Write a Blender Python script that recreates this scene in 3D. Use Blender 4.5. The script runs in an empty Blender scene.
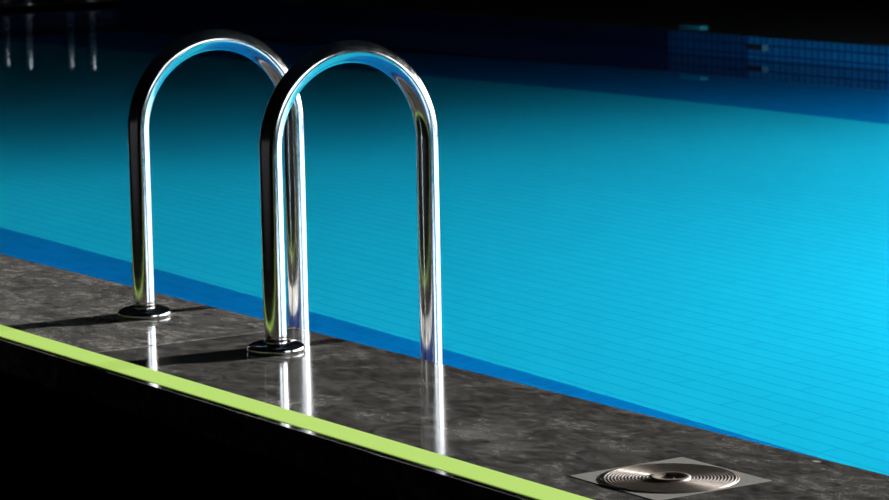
import bpy, bmesh, math, random
from mathutils import Vector, Matrix
PI = math.pi
scn = bpy.context.scene
C = scn.collection
random.seed(4)

# ------------------------------------------------------------------ settings
scn.view_settings.view_transform = 'Standard'
scn.view_settings.look = 'None'
scn.view_settings.gamma = 1.0
scn.view_settings.exposure = 0.0
scn.view_settings.use_curve_mapping = False
cy = scn.cycles
cy.max_bounces = 16
cy.glossy_bounces = 8
cy.transmission_bounces = 10
cy.sample_clamp_indirect = 6.0
cy.use_denoising = True

# ------------------------------------------------------------------ dimensions (metres; pool edge is y = 0, deck top is z = 0)
ZW = -0.105            # water level
DEP = 0.97             # water depth
ZF = ZW - DEP          # pool floor
YW = 5.83              # far pool wall
XL, XR = -12.65, 5.6    # end walls of the pool
DW = 0.525             # depth of the stone coping
BORD = 1.0             # dark blue border of the pool floor

# ------------------------------------------------------------------ helpers
def link(name, me, mat=None, parent=None):
    o = bpy.data.objects.new(name, me); C.objects.link(o)
    if mat: me.materials.append(mat)
    if parent: o.parent = parent
    return o

def obj(name, bm, mat=None, parent=None, smooth=False):
    me = bpy.data.meshes.new(name)
    bmesh.ops.recalc_face_normals(bm, faces=bm.faces[:])
    bm.to_mesh(me); bm.free()
    if smooth:
        for p in me.polygons: p.use_smooth = True
    return link(name, me, mat, parent)

def thing(name, label, cat, loc=(0, 0, 0), group=None):
    o = bpy.data.objects.new(name, None); C.objects.link(o)
    o.location = loc; o['label'] = label; o['category'] = cat
    o.empty_display_size = 0.05
    if group: o['group'] = group
    return o

def box_bm(x0, x1, y0, y1, z0, z1, bev=0.0, seg=2):
    bm = bmesh.new()
    bmesh.ops.create_cube(bm, size=1.0, matrix=Matrix.Translation(((x0+x1)/2, (y0+y1)/2, (z0+z1)/2)) @ Matrix.Diagonal((x1-x0, y1-y0, z1-z0, 1)))
    if bev:
        bmesh.ops.bevel(bm, geom=bm.edges[:], offset=bev, segments=seg, profile=0.5, affect='EDGES')
    return bm

def struct(name, bm, mat, smooth=False):
    o = obj(name, bm, mat, smooth=smooth); o['kind'] = 'structure'
    return o

def lathe_bm(prof, n=96, close=False):
    """prof: list of (r, z)"""
    bm = bmesh.new(); rings = []
    for r, z in prof:
        if r < 1e-6:
            rings.append([bm.verts.new((0, 0, z))])
        else:
            rings.append([bm.verts.new((r*math.cos(2*PI*k/n), r*math.sin(2*PI*k/n), z)) for k in range(n)])
    pairs = list(zip(rings, rings[1:])) + ([(rings[-1], rings[0])] if close else [])
    for a, b in pairs:
        for k in range(n):
            k2 = (k+1) % n
            if len(a) == 1 and len(b) == 1: continue
            if len(a) == 1: bm.faces.new((a[0], b[k], b[k2]))
            elif len(b) == 1: bm.faces.new((a[k], a[k2], b[0]))
            else: bm.faces.new((a[k], a[k2], b[k2], b[k]))
    return bm

def tube_bm(path, rad, n=40, cap=True):
    bm = bmesh.new(); pts = [Vector(p) for p in path]; rings = []
    side = None
    for i, p in enumerate(pts):
        t = (pts[min(i+1, len(pts)-1)] - pts[max(i-1, 0)]).normalized()
        if side is None:
            side = Vector((1, 0, 0)) if abs(t.x) < .9 else Vector((0, 1, 0))
        side = (side - t*side.dot(t)).normalized(); up = t.cross(side)
        rings.append([bm.verts.new(p + rad*(math.cos(2*PI*k/n)*side + math.sin(2*PI*k/n)*up)) for k in range(n)])
    for a, b in zip(rings, rings[1:]):
        for k in range(n): bm.faces.new((a[k], a[(k+1) % n], b[(k+1) % n], b[k]))
    if cap:
        bm.faces.new(rings[0][::-1]); bm.faces.new(rings[-1])
    return bm

# ------------------------------------------------------------------ materials
def mat(name):
    m = bpy.data.materials.new(name); m.use_nodes = True
    nt = m.node_tree; nt.nodes.clear()
    out = nt.nodes.new('ShaderNodeOutputMaterial')
    return m, nt, out

def N(nt, typ, **kw):
    n = nt.nodes.new(typ)
    for k, v in kw.items():
        if k.startswith('_'): setattr(n, k[1:], v)
        else: n.inputs[k.replace('__', ' ')].default_value = v
    return n

def principled(nt, out, **kw):
    b = nt.nodes.new('ShaderNodeBsdfPrincipled')
    for k, v in kw.items(): b.inputs[k.replace('__', ' ')].default_value = v
    nt.links.new(b.outputs[0], out.inputs[0])
    return b

def ramp(nt, src, stops):
    r = nt.nodes.new('ShaderNodeValToRGB')
    el = r.color_ramp.elements
    while len(el) < len(stops): el.new(0.5)
    for e, (p, c) in zip(el, stops): e.position = p; e.color = (*c, 1)
    nt.links.new(src, r.inputs[0]); return r

def metal_mat(name, col, rough, bump=0.0):
    m, nt, out = mat(name)
    b = principled(nt, out, Base__Color=(*col, 1), Metallic=1.0, Roughness=rough)
    tc = N(nt, 'ShaderNodeTexCoord')
    ns = N(nt, 'ShaderNodeTexNoise', Scale=55.0, Detail=3.0)
    nt.links.new(tc.outputs['Object'], ns.inputs['Vector'])
    mr = N(nt, 'ShaderNodeMapRange', From__Min=0.3, From__Max=0.7, To__Min=rough*0.75, To__Max=rough*1.3)
    nt.links.new(ns.outputs[0], mr.inputs[0]); nt.links.new(mr.outputs[0], b.inputs['Roughness'])
    if bump:
        bp = N(nt, 'ShaderNodeBump', Strength=bump, Distance=0.001)
        nt.links.new(ns.outputs[0], bp.inputs['Height']); nt.links.new(bp.outputs[0], b.inputs['Normal'])
    return m

def drain_mat(name, col, rough, metallic):
    m, nt, out = mat(name)
    b = principled(nt, out, Roughness=rough, Metallic=metallic)
    tc = N(nt, 'ShaderNodeTexCoord')
    ns = N(nt, 'ShaderNodeTexNoise', Scale=180.0, Detail=3.0)
    nt.links.new(tc.outputs['Object'], ns.inputs['Vector'])
    r = ramp(nt, ns.outputs[0], [(0.3, tuple(c*0.88 for c in col)), (0.7, tuple(c*1.12 for c in col))])
    nt.links.new(r.outputs[0], b.inputs['Base Color'])
    return m

def stone_mat(name, tone):
    m, nt, out = mat(name)
    b = principled(nt, out, Roughness=0.1, IOR=1.5)
    tc = N(nt, 'ShaderNodeTexCoord')
    mp = N(nt, 'ShaderNodeMapping'); mp.inputs['Rotation'].default_value = (0, 0, math.radians(-56)); mp.inputs['Scale'].default_value = (0.62, 1.0, 1.0)
    nt.links.new(tc.outputs['Object'], mp.inputs[0])
    n1 = N(nt, 'ShaderNodeTexNoise', Scale=9.0, Detail=9.0, Roughness=0.68, Distortion=1.4)
    n2 = N(nt, 'ShaderNodeTexNoise', Scale=60.0, Detail=6.0, Roughness=0.75, Distortion=0.6)
    n3 = N(nt, 'ShaderNodeTexNoise', Scale=2.6, Detail=4.0, Roughness=0.6, Distortion=2.2)
    for n in (n1, n2, n3): nt.links.new(mp.outputs[0], n.inputs['Vector'])
    r1 = ramp(nt, n1.outputs[0], [(0.28, (0.030, 0.0295, 0.029)), (0.5, (0.085, 0.083, 0.080)), (0.64, (0.15, 0.146, 0.139)), (0.8, (0.22, 0.214, 0.204))])
    r2 = ramp(nt, n2.outputs[0], [(0.36, (0.45, 0.45, 0.45)), (0.5, (0.97, 0.97, 0.97)), (0.64, (1.65, 1.63, 1.58))])
    r3 = ramp(nt, n3.outputs[0], [(0.35, tuple(tone*v for v in (0.90, 0.905, 0.92))), (0.62, tuple(tone*v for v in (1.08, 1.08, 1.065)))])
    x1 = N(nt, 'ShaderNodeMix', _data_type='RGBA', _blend_type='MULTIPLY'); x1.inputs[0].default_value = 1
    x2 = N(nt, 'ShaderNodeMix', _data_type='RGBA', _blend_type='MULTIPLY'); x2.inputs[0].default_value = 1
    nt.links.new(r1.outputs[0], x1.inputs[6]); nt.links.new(r2.outputs[0], x1.inputs[7])
    nt.links.new(x1.outputs[2], x2.inputs[6]); nt.links.new(r3.outputs[0], x2.inputs[7])
    # pale chips and crumbs of lime
    vo = N(nt, 'ShaderNodeTexVoronoi', Scale=9.0)
    nt.links.new(mp.outputs[0], vo.inputs['Vector'])
    rv = ramp(nt, vo.outputs['Distance'], [(0.035, (1, 1, 1)), (0.055, (0, 0, 0))])
    n4 = N(nt, 'ShaderNodeTexNoise', Scale=5.0, Detail=2.0)
    nt.links.new(mp.outputs[0], n4.inputs['Vector'])
    r4 = ramp(nt, n4.outputs[0], [(0.56, (0, 0, 0)), (0.60, (1, 1, 1))])
    mm = N(nt, 'ShaderNodeMath', _operation='MULTIPLY')
    nt.links.new(rv.outputs[0], mm.inputs[0]); nt.links.new(r4.outputs[0], mm.inputs[1])
    x3 = N(nt, 'ShaderNodeMix', _data_type='RGBA'); x3.inputs[7].default_value = (0.5, 0.48, 0.44, 1)
    nt.links.new(mm.outputs[0], x3.inputs[0]); nt.links.new(x2.outputs[2], x3.inputs[6])
    # two pale cloudy inclusions in the stone
    col = x3.outputs[2]
    wob = N(nt, 'ShaderNodeTexNoise', Scale=14.0, Detail=5.0, Roughness=0.7)
    nt.links.new(tc.outputs['Object'], wob.inputs['Vector'])
    for cx, cy_, rad in ((0.47, -0.30, 0.085), (0.60, -0.335, 0.06)):
        vd = N(nt, 'ShaderNodeVectorMath', _operation='DISTANCE'); vd.inputs[1].default_value = (cx, cy_, 0.0)
        nt.links.new(tc.outputs['Object'], vd.inputs[0])
        ad = N(nt, 'ShaderNodeMath', _operation='MULTIPLY_ADD'); ad.inputs[1].default_value = rad*2.6; nt.links.new(wob.outputs[0], ad.inputs[0]); nt.links.new(vd.outputs['Value'], ad.inputs[2])
        rm = N(nt, 'ShaderNodeMapRange', From__Min=rad*1.55, From__Max=rad*2.3, To__Min=0.5, To__Max=0.0); rm.clamp = True
        nt.links.new(ad.outputs[0], rm.inputs[0])
        mx = N(nt, 'ShaderNodeMix', _data_type='RGBA'); mx.inputs[7].default_value = (0.24, 0.235, 0.225, 1)
        nt.links.new(rm.outputs[0], mx.inputs[0]); nt.links.new(col, mx.inputs[6]); col = mx.outputs[2]
    nt.links.new(col, b.inputs['Base Color'])
    rr = N(nt, 'ShaderNodeMapRange', From__Min=0.3, From__Max=0.7, To__Min=0.07, To__Max=0.13)
    nt.links.new(n2.outputs[0], rr.inputs[0]); nt.links.new(rr.outputs[0], b.inputs['Roughness'])
    bp = N(nt, 'ShaderNodeBump', Strength=0.05, Distance=0.0006)
    nt.links.new(n2.outputs[0], bp.inputs['Height']); nt.links.new(bp.outputs[0], b.inputs['Normal'])
    return m

def plain_mat(name, col, rough=0.7, spec=0.2, noise=0.25):
    m, nt, out = mat(name)
    b = principled(nt, out, Roughness=rough)
    b.inputs['Specular IOR Level'].default_value = spec
    tc = N(nt, 'ShaderNodeTexCoord')
    ns = N(nt, 'ShaderNodeTexNoise', Scale=6.0, Detail=4.0)
    nt.links.new(tc.outputs['Object'], ns.inputs['Vector'])
    r = ramp(nt, ns.outputs[0], [(0.3, tuple(c*(1-noise) for c in col)), (0.7, tuple(c*(1+noise) for c in col))])
    nt.links.new(r.outputs[0], b.inputs['Base Color'])
    return m

def mosaic_mat(name, c1, c2, grout, size=0.05, axes='xy', gap=0.0022, rough=0.35, spec=0.0, length=None):
    m, nt, out = mat(name)
    b = principled(nt, out, Roughness=rough)
    b.inputs['Specular IOR Level'].default_value = spec
    tc = N(nt, 'ShaderNodeTexCoord')
    sp = N(nt, 'ShaderNodeSeparateXYZ'); nt.links.new(tc.outputs['Object'], sp.inputs[0])
    cb = N(nt, 'ShaderNodeCombineXYZ')
    nt.links.new(sp.outputs['XYZ'.index(axes[0].upper())], cb.inputs[0])
    nt.links.new(sp.outputs['XYZ'.index(axes[1].upper())], cb.inputs[1])
    br = N(nt, 'ShaderNodeTexBrick', Scale=1.0, Mortar__Size=gap, Brick__Width=length or size, Row__Height=size, Mortar__Smooth=0.3)
    br.offset = 0.5 if length else 0.0; br.squash = 1.0
    br.inputs['Color1'].default_value = (*c1, 1); br.inputs['Color2'].default_value = (*c2, 1); br.inputs['Mortar'].default_value = (*grout, 1)
    nt.links.new(cb.outputs[0], br.inputs['Vector'])
    nt.links.new(br.outputs[0], b.inputs['Base Color'])
    return m

def water_mat():
    m, nt, out = mat('pool_water')
    g = N(nt, 'ShaderNodeBsdfGlass', Roughness=0.0, IOR=1.333); g.inputs['Color'].default_value = (1, 1, 1, 1)
    nt.links.new(g.outputs[0], out.inputs[0])
    tc = N(nt, 'ShaderNodeTexCoord')
    n1 = N(nt, 'ShaderNodeTexNoise', Scale=3.0, Detail=3.0, Roughness=0.5)
    nt.links.new(tc.outputs['Object'], n1.inputs['Vector'])
    bp = N(nt, 'ShaderNodeBump', Strength=1.0, Distance=0.0006)
    nt.links.new(n1.outputs[0], bp.inputs['Height']); nt.links.new(bp.outputs[0], g.inputs['Normal'])
    return m

STEEL = metal_mat('polished_steel', (0.60, 0.59, 0.575), 0.12, 0.02)
STEEL_SATIN = drain_mat('satin_steel', (0.42, 0.36, 0.315), 0.36, 0.72)
STEEL_DULL = metal_mat('dull_steel', (0.85, 0.85, 0.85), 0.27)
STEEL_PLATE = drain_mat('brushed_plate', (0.27, 0.265, 0.25), 0.5, 0.35)
DARKGAP = plain_mat('dark_joint', (0.012, 0.012, 0.012), 0.8)
STONE = stone_mat('dark_marble', 0.98)
STONE_PALE = stone_mat('grey_marble', 1.9)
BLACK = plain_mat('black_granite', (0.006, 0.006, 0.0065), 0.55, 0.15)
ROOM = plain_mat('dark_plaster', (0.004, 0.004, 0.005), 0.9, 0.03)
TERRACE = plain_mat('terrace_paving', (0.30, 0.28, 0.25), 0.8)
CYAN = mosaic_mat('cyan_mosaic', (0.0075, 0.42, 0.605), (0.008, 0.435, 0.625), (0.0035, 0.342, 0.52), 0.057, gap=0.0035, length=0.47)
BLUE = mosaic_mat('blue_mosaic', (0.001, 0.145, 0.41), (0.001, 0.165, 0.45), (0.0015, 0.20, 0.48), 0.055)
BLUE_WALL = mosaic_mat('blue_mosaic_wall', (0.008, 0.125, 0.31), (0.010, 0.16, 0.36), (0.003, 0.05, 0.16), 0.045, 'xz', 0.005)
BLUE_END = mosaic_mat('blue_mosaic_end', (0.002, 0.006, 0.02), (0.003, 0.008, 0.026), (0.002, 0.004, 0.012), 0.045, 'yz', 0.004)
BLUE_WALL_DIM = mosaic_mat('blue_mosaic_wall_dim', (0.004, 0.05, 0.15), (0.005, 0.06, 0.18), (0.002, 0.025, 0.08), 0.045, 'xz', 0.006)
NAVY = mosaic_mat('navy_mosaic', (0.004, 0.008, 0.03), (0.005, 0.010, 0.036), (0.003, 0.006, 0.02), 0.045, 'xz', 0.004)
WATER = water_mat()

def lime_mat():
    m, nt, out = mat('lime_flat_glow')
    b = principled(nt, out, Base__Color=(0.04, 0.06, 0.012, 1), Roughness=0.7, Emission__Strength=1.0)
    b.inputs['Emission Color'].default_value = (0.43, 0.655, 0.140, 1)  # glow put into the colour so the strip stays flat and unshadowed
    b.inputs['Specular IOR Level'].default_value = 0.1
    return m
LIME = lime_mat()

# ------------------------------------------------------------------ pool shell
def plane_bm(pts):
    bm = bmesh.new(); bm.faces.new([bm.verts.new(p) for p in pts]); return bm

def floor_z(x):
    # level on the right; bent down on the left to make the floor darken there
    d = X0 - x
    if d <= 0: return ZF
    d1 = min(d, 3.2)
    return ZF - KF*d1*d1 - 2*KF*d1*(d-d1)
X0, KF = -5.1, 0.033

def floor_bm(y0, y1):
    bm = bmesh.new(); xs = [XR, X0] + [X0 - 0.2*k for k in range(1, int((X0-XL)/0.2)+1)] + [XL]
    top = [[bm.verts.new((x, y, floor_z(x))) for x in xs] for y in (y0, y1)]
    bot = [[bm.verts.new((x, y, floor_z(x)-0.1)) for x in xs] for y in (y0, y1)]
    for i in range(len(xs)-1):
        bm.faces.new((top[0][i], top[0][i+1], top[1][i+1], top[1][i])); bm.faces.new((bot[0][i], bot[1][i], bot[1][i+1], bot[0][i+1]))
        for j in (0, 1): bm.faces.new((top[j][i], bot[j][i], bot[j][i+1], top[j][i+1]))
    return bm
struct('pool_floor', floor_bm(BORD, YW-BORD+0.1), CYAN)
struct('pool_floor_border', floor_bm(0, BORD), BLUE)
struct('pool_floor_border', floor_bm(YW-BORD+0.1, YW), BLUE)
ZB = -2.6
struct('pool_wall_near', box_bm(XL-0.1, XR+0.1, -0.12, 0, ZB, -0.062), NAVY)
struct('pool_wall_far', box_bm(XL-0.1, XR+0.1, YW, YW+0.12, ZB, ZW-0.03), NAVY)
struct('trim_6', box_bm(XL-0.1, -6.95, YW, YW+0.12, ZW-0.03, -0.008), NAVY)  # light fading to the left, put into the colour of the tile band
struct('trim_7', box_bm(-6.95, -6.35, YW, YW+0.12, ZW-0.03, -0.008), BLUE_WALL_DIM)  # middle step of the same painted fade
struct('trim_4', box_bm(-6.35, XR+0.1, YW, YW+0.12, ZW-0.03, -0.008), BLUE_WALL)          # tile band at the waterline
struct('trim_5', box_bm(XL-0.1, XR+0.1, YW-0.004, YW+0.12, -0.008, 0.0), BLACK)
struct('pool_wall_left', box_bm(XL-0.12, XL, 0, YW, ZB, ZW+0.026), BLUE_END)
struct('pool_wall_right', box_bm(XR, XR+0.12, 0, YW, ZB, -0.004), BLUE_END)

w = obj('pool_water', plane_bm(((XL, 0, ZW), (XR, 0, ZW), (XR, YW, ZW), (XL, YW, ZW))), WATER)
w['label'] = 'still clear water filling the turquoise tiled pool'; w['category'] = 'water'; w['kind'] = 'stuff'

# ------------------------------------------------------------------ decks and room
XJ = -0.60
struct('trim_1', box_bm(-14.6, XJ-0.0007, -DW, 0.0, -0.062, 0.0, 0.0035, 3), STONE_PALE)
struct('trim_2', box_bm(XJ+0.0007, 7.0, -DW, 0.0, -0.062, 0.0, 0.0035, 3), STONE)
struct('trim_3', box_bm(-14.6, 7.0, -DW+0.02, -0.12, -0.6, -0.062), BLACK)        # dark riser under the coping
struct('floor', box_bm(-14.6, 7.0, -6.0, -DW+0.02, -0.6, -0.45), BLACK)
struct('floor_far', box_bm(-14.6, 7.0, YW+0.12, 8.2, -0.3, 0.0), BLACK)
struct('floor_left', box_bm(-14.6, XL, 0.0, YW, -0.4, ZW+0.03), BLACK)
struct('floor_right', box_bm(XR, 7.0, 0.0, YW, -0.3, 0.0), BLACK)
struct('floor_terrace', box_bm(-30, 60, 8.4, 60, -0.3, -0.02), TERRACE)
struct('floor_terrace_side', box_bm(7.2, 60, -30, 8.4, -0.3, -0.02), TERRACE)
struct('wall_left', box_bm(-14.8, -14.6, -6.2, 8.4, -0.6, 2.8), ROOM)
bm = box_bm(7.0, 7.2, -6.2, 1.0, -0.6, 2.8)                        # right wall; slot and end gap added so sky light reaches posts and rails
for y0, y1, z0, z1 in ((1.0, 4.0, -0.6, 0.6), (1.0, 4.0, 2.1, 2.8), (4.0, 6.6, -0.6, 2.8), (6.6, 8.4, 2.3, 2.8), (6.6, 8.4, -0.6, 0.0)):
    bmesh.ops.create_cube(bm, size=1.0, matrix=Matrix.Translation((7.1, (y0+y1)/2, (z0+z1)/2)) @ Matrix.Diagonal((0.2, y1-y0, z1-z0, 1)))
struct('wall_right', bm, ROOM)
struct('wall_near', box_bm(-14.6, 7.0, -6.2, -6.0, -0.6, 2.8), ROOM)
struct('wall_far', box_bm(-14.6, -4.6, 8.2, 8.4, -0.3, 2.8), ROOM)
struct('wall_header', box_bm(-4.6, 7.0, 8.2, 8.4, 2.3, 2.8), ROOM)
struct('ceiling', box_bm(-14.8, 7.2, -6.2, 8.4, 2.8, 3.0), ROOM)

# ------------------------------------------------------------------ hoop handrails
def handrail(label, x, a, b, R, zs, s, rad=0.0215, along='y', zdeck=0.0, group='pool ladder handrails', sc=1.0):
    """near leg at -a on the deck, far leg at +b in the water"""
    t = thing('pool_handrail', label, 'handrail', (0, 0, 0), group)
    def P(u, z):                              # u in 0..1 from the deck leg to the pool leg
        return (x + s*u, -a + (a+b)*u, z)
    path = [P(0, zdeck + (zs-zdeck)*k/12) for k in range(12)]
    for k in range(0, 49):
        th = PI*k/48
        path.append(P((1-math.cos(th))/2, zs + R*math.sin(th)))
    path += [P(1, zs + (ZF-zs)*k/16) for k in range(1, 17)]
    if along == 'x':
        path = [(x0, y0, z0) for (x0, y0, z0) in path]
    obj('rail_tube', tube_bm(path, rad), STEEL, t, True)
    # domed floor flange round the deck leg
    ro, h, e = 0.0545*sc, 0.0180*sc, 0.0090*sc
    prof = [(rad+0.0002, 0.0), (ro-e*0.45, 0.0)]
    for k in range(0, 7):                                   # rounded outer bulge
        th = -PI*0.32 + PI*0.40*k/6
        prof.append((ro - e*0.62 + e*0.62*math.cos(th), e*0.55 + e*0.62*math.sin(th)))
    rs = prof[-1][0]; z0 = prof[-1][1]
    for k in range(1, 19):                                  # dome up to the tube
        q = PI/2*k/18
        prof.append((rad+0.0002 + (rs-rad-0.0002)*math.cos(q), z0 + (h*1.08-z0)*math.sin(q)))
    f = obj('floor_flange', lathe_bm(prof, 96, True), STEEL, t, True)
    f.location = P(0, zdeck)
    return t

handrail('polished steel hoop handrail, the left one of the near pair on the stone edge', -0.9270, 0.16514, 0.19006, 0.17653, 0.37358, 0.01006)
handrail('polished steel hoop handrail, the nearer one on the stone edge, overlapping the other', -0.3947, 0.16838, 0.18449, 0.17737, 0.37549, -0.00732)

# four slim posts standing on the low deck at the far left end of the pool
ZE = ZW + 0.03
def far_post(label, x, y, top):
    t = thing('steel_post', label, 'post', (x, y, ZE), 'slim posts at the far pool end')
    H = top - ZE; r = 0.0205
    prof = [(0.0, 0.0), (r, 0.0), (r, H - r)] + [(r*math.cos(a*PI/16), H - r + r*math.sin(a*PI/16)) for a in range(1, 8)] + [(0.0, H)]
    obj('post_shaft', lathe_bm(prof, 28), STEEL_DULL, t, True)
    obj('base_collar', lathe_bm([(r+0.0003, 0), (0.039, 0), (0.041, 0.004), (0.037, 0.010), (r+0.0003, 0.012)], 36, True), STEEL_DULL, t, True)
far_post('slim steel post at the far pool end, leftmost of the four', XL-0.33, 5.195, ZW+0.39)
far_post('slim steel post at the far pool end, second of the four from the left', XL-0.045, 5.215, ZW+0.39)
far_post('slim steel post at the far pool end, third of the four from the left', XL-0.33, 5.645, ZW+0.42)
far_post('slim steel post at the far pool end, rightmost of the four', XL-0.045, 5.66, ZW+0.42)

# ------------------------------------------------------------------ lime strip
s = obj('lime_strip', box_bm(-14.5, 6.9, -0.503, -0.447, 0.0, 0.0016), LIME)
s['label'] = 'flat bright lime green strip running along the front of the stone edge'; s['category'] = 'light strip'

# ------------------------------------------------------------------ floor drain
DX, DY, DS = 0.9407, -0.2694, 0.2143
d = thing('floor_drain', 'square steel drain with round ringed grate set in the dark stone', 'drain', (DX, DY, 0))
h = DS/2; R0 = h - 0.0035
bm = bmesh.new(); n = 96; lo = []; 
def sq(k):
    a = 2*PI*k/n - PI/4 - 0.0; c_, s_ = math.cos(a), math.sin(a); m_ = max(abs(c_), abs(s_)); return c_/m_*h, s_/m_*h
top_o = [bm.verts.new((*sq(k), 0.0005)) for k in range(n)]
bot_o = [bm.verts.new((*sq(k), 0.0)) for k in range(n)]
def ci(k, r, z):
    a = 2*PI*k/n - PI/4; return (r*math.cos(a), r*math.sin(a), z)
top_i = [bm.verts.new(ci(k, R0, 0.0005)) for k in range(n)]
bot_i = [bm.verts.new(ci(k, R0, 0.0)) for k in range(n)]
for k in range(n):
    q = (k+1) % n
    bm.faces.new((top_o[k], top_o[q], top_i[q], top_i[k])); bm.faces.new((bot_o[k], bot_o[q], top_o[q], top_o[k]))
    bm.faces.new((top_i[k], top_i[q], bot_i[q], bot_i[k])); bm.faces.new((bot_i[k], bot_i[q], bot_o[q], bot_o[k]))
obj('frame_plate', bm, STEEL_PLATE, d)
g = 0.0016
bm = bmesh.new(); 
gasket = bmesh.new()
vo = [gasket.verts.new((sx*(h+g), sy*(h+g), 0.00015)) for sx, sy in ((-1, -1), (1, -1), (1, 1), (-1, 1))]
vi = [gasket.verts.new((sx*h, sy*h, 0.00015)) for sx, sy in ((-1, -1), (1, -1), (1, 1), (-1, 1))]
for k in range(4):
    gasket.faces.new((vo[k], vo[(k+1) % 4], vi[(k+1) % 4], vi[k]))
obj('sealing_joint', gasket, DARKGAP, d)
# grate: concentric ridges
prof = [(R0-0.0002, 0.0003), (R0-0.0006, 0.0012), (R0-0.0022, 0.0014)]
rings = 13; r0, r1 = 0.033, R0-0.003; pitch = (r1-r0)/rings
for i in range(rings):
    rc = r1 - pitch*(i+0.5)
    rw = pitch*0.36
    for k in range(11):
        th = PI*k/10
        prof.append((rc + rw*math.cos(th), 0.0006 + rw*math.sin(th)*0.75))
prof += [(0.0325, 0.0004), (0.0, 0.0004)]
obj('ringed_grate', lathe_bm(prof, 128), STEEL_SATIN, d, True)
prof = [(0.0318, 0.0005), (0.0312, 0.0030), (0.0285, 0.0042), (0.0240, 0.0040), (0.0215, 0.0026), (0.0150, 0.0022), (0.0135, 0.0012), (0.0, 0.0010)]
hub = obj('centre_hub', lathe_bm(prof, 72), STEEL_SATIN, d, True)
bm = box_bm(-0.0085, 0.0085, -0.0016, 0.0016, 0.0010, 0.0026, 0.0004)
obj('lift_slot_bar', bm, STEEL, hub)

# ------------------------------------------------------------------ small fittings on the far side
k = thing('pool_skimmer', 'tiny dark skimmer slot in the blue tile band across the pool', 'skimmer', (-6.30, YW, -0.056))
obj('slot', box_bm(-0.06, 0.06, -0.006, 0.0, -0.012, 0.012, 0.002), DARKGAP, k)
obj('slot_frame', box_bm(0.062, 0.10, -0.006, 0.0, -0.014, 0.014, 0.002), plain_mat('pale_plastic', (0.10, 0.32, 0.40), 0.5), k)

mk = obj('edge_marker', box_bm(-6.86, -6.70, YW-0.003, YW+0.05, 0.0005, 0.024, 0.004), plain_mat('teal_plastic', (0.012, 0.12, 0.15), 0.9, 0.0))
mk['label'] = 'tiny teal block sitting on the edge of the far pool wall'; mk['category'] = 'marker block'

# ------------------------------------------------------------------ light
def lamp(name, typ, loc, rot=(0, 0, 0), **kw):
    l = bpy.data.lights.new(name, typ)
    for a, v in kw.items(): setattr(l, a, v)
    o = bpy.data.objects.new(name, l); C.objects.link(o); o.location = loc; o.rotation_euler = rot
    return o
FILL_LAMPS = [(0.25, 4.6, ZF+0.62, 1900.0), (-2.9, 5.5, ZF+0.6, 225.0), (-5.8, 0.08, ZF+0.55, 100.0)]  # unseen lamps added under water, powers fitted to the floor's brightness
ELEV = 6.0
lamp('sun', 'SUN', (0, 20, 4), (-math.radians(90-ELEV), 0, -math.radians(5.0)), energy=26.0, angle=math.radians(0.8), color=(1.0, 0.97, 0.92))
for i, (x, y, z, e) in enumerate(FILL_LAMPS):
    lamp('underwater_fill', 'POINT', (x, y, z), energy=e, shadow_soft_size=0.08, color=(1.0, 1.0, 1.0))

wd = bpy.data.worlds.new('sky'); scn.world = wd; wd.use_nodes = True
bg = wd.node_tree.nodes['Background']; bg.inputs[0].default_value = (0.82, 0.90, 1.0, 1); bg.inputs[1].default_value = 6.2

# ------------------------------------------------------------------ camera
cam = bpy.data.cameras.new('camera'); co = bpy.data.objects.new('camera', cam); C.objects.link(co)
yaw, pitch, roll, fpx = 0.58177, 0.13979, -0.0192, 2985.82
fw = Vector((-math.cos(yaw)*math.cos(pitch), math.sin(yaw)*math.cos(pitch), -math.sin(pitch)))
r0 = fw.cross(Vector((0, 0, 1))).normalized(); u0 = r0.cross(fw)
rt = math.cos(roll)*r0 + math.sin(roll)*u0; up = -math.sin(roll)*r0 + math.cos(roll)*u0
M = Matrix((rt, up, -fw)).transposed().to_4x4(); M.translation = Vector((4.39924, -2.93803, 0.96293))
co.matrix_world = M
cam.sensor_width = 36.0; cam.lens = fpx*36.0/889.0; cam.dof.use_dof = True; cam.dof.focus_distance = 4.75; cam.dof.aperture_fstop = 16.0
cam.clip_start = 0.05; cam.clip_end = 200
scn.camera = co
